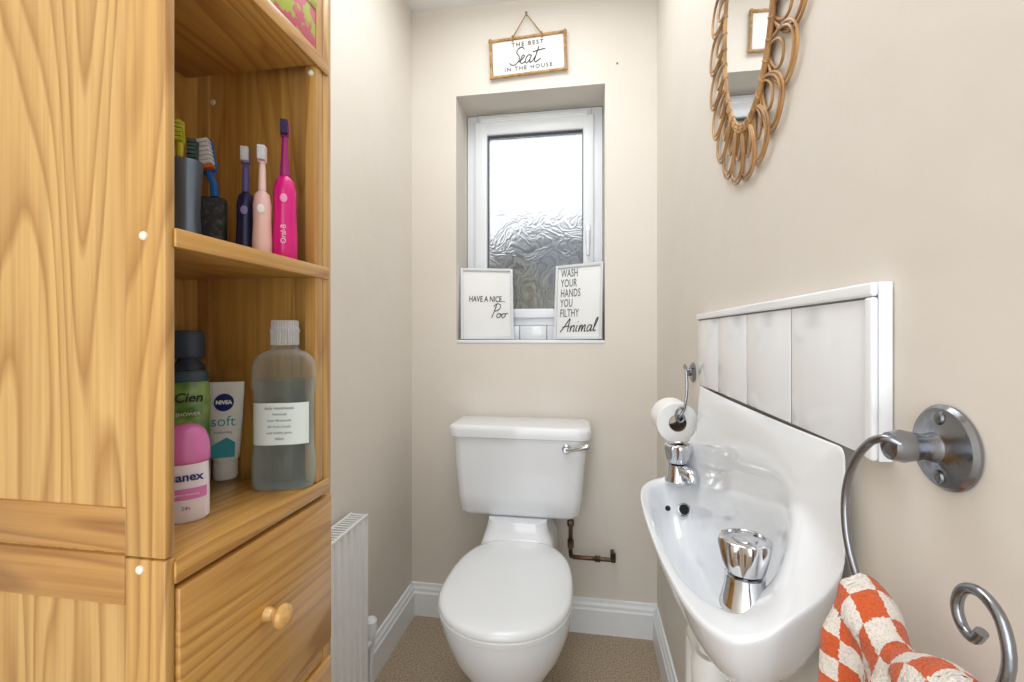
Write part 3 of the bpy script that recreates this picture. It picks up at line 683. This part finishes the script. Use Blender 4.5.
# ---------------------------------------------------------------- picture frames
def picture(label,x,y,yaw,lean,w_,h_,kind,roll=0):
    e=thing('picture_frame',label,'picture frame',M=T((x,y,WZ0+.003))@R(yaw,'Z')@R(-lean,'X')@B_BACK@R(roll,'Z'),group='framed prints on the window sill')
    q=MB(); t=.011
    q.box((-w_/2,0,-.010),(-w_/2+t,h_,.006),.0015); q.box((w_/2-t,0,-.010),(w_/2,h_,.006),.0015); q.box((-w_/2+t,0,-.010),(w_/2-t,t,.006),.0015); q.box((-w_/2+t,h_-t,-.010),(w_/2-t,h_,.006),.0015)
    q.obj('frame',mat('pale_grey_frame',(214,217,222),.3),e)
    q=MB().box((-w_/2+t,t,-.009),(w_/2-t,h_-t,-.001),.0005); q.obj('print',m_paper,e)
    q=MB()
    if kind==0:
        q.text('HAVE A NICE...',.034,T((0,h_*.56,.0003))@SC(.66,1.0),0,.12,.0003,1.0)
        for s_ in ([(.0,.0),(.08,.5),(.15,1.0),(.1,.7)],[(-.05,.85),(.15,1.05),(.42,.98),(.46,.75),(.3,.55),(.08,.5)],[(.5,.3),(.38,.3),(.36,.08),(.5,.0),(.62,.15),(.58,.3),(.5,.3),(.7,.26)],[(.86,.3),(.74,.3),(.72,.08),(.86,.0),(.98,.15),(.94,.3),(.86,.3),(1.15,.34)]):
            stroke(q,s_,.055,.018,h_*.30,.0015,.0004)
    else:
        for i,s_ in enumerate(['WASH','YOUR','HANDS','YOU','FILTHY']): q.text(s_,.045,T((-.076,h_*.885-i*.0405,.0003))@SC(.54,1.0),1,.0,.0002,1.05,'LEFT')
        # brush-script "Animal"
        an=[[(-.05,.0),(.2,.45),(.48,1.0),(.5,.4),(.56,.0)],[(.05,.35),(.35,.42),(.62,.38)],
            [(.72,.5),(.74,.0),(.78,.32),(.94,.5),(1.0,.3),(1.0,.03),(1.1,.08)],
            [(1.2,.5),(1.18,.08),(1.3,.06)],[(1.22,.74),(1.24,.78)],
            [(1.42,.5),(1.42,.0),(1.48,.34),(1.6,.5),(1.64,.02),(1.70,.34),(1.84,.5),(1.87,.04),(1.96,.08)],
            [(2.34,.46),(2.16,.5),(2.04,.25),(2.12,.02),(2.28,.16),(2.36,.48),(2.34,.06),(2.46,.08)],
            [(2.5,.1),(2.66,.7),(2.66,1.06),(2.56,.8),(2.56,.08),(2.74,.1)]]
        for s_ in an: stroke(q,s_,.052,-.070,h_*.10,.0017,.0006)
    q.obj('lettering',[m_ink,m_grey],e,recalc=False)
picture('white framed print reading have a nice poo',-.388,1.775,18,7,.215,.292,0)
picture('white framed print reading wash your hands you filthy animal',-.030,1.765,-20,7,.198,.300,1,1.0)
q=MB().lathe([(.004,-.004),(.0035,.003),(.002,.006),(.001,.0065)],12,0,R(90,'X')); o=q.obj('nail',m_nickel,loc=(.118,YB-.0005,2.12)); tag(o,'small dark nail stuck in the wall beside the sign','nail')

# ---------------------------------------------------------------- light
wd=bpy.data.worlds.new('World'); S.world=wd; wd.use_nodes=True
bg=wd.node_tree.nodes['Background']; bg.inputs[0].default_value=(.94,.97,1,1); bg.inputs[1].default_value=1.55
def area(name,loc,rot,sx,sy,p,c=(1,1,1)):
    l=bpy.data.lights.new(name,'AREA'); l.shape='RECTANGLE'; l.size=sx; l.size_y=sy; l.energy=p; l.color=c
    o=bpy.data.objects.new(name,l); col.objects.link(o); o.location=loc; o.rotation_euler=[math.radians(a) for a in rot]
    return o
area('ceiling_fill',(-.2,.85,2.37),(0,0,0),.6,1.2,11.2,(.94,.975,1))  # added area light under the ceiling for soft brightness, not a known fitting
area('rear_fill',(-.2,-.88,1.35),(88,0,0),.85,1.7,9.6,(.94,.975,1))  # added fill panel behind the camera to brighten the room, no real lamp there

cam=bpy.data.cameras.new('camera'); co=bpy.data.objects.new('camera',cam); col.objects.link(co)
co.location=(0,0,1.11); co.rotation_euler=(pi/2,0,math.atan(73/450))
cam.sensor_width=36; cam.lens=36*450/1024; cam.shift_y=-6/1024; cam.clip_start=.01
S.camera=co
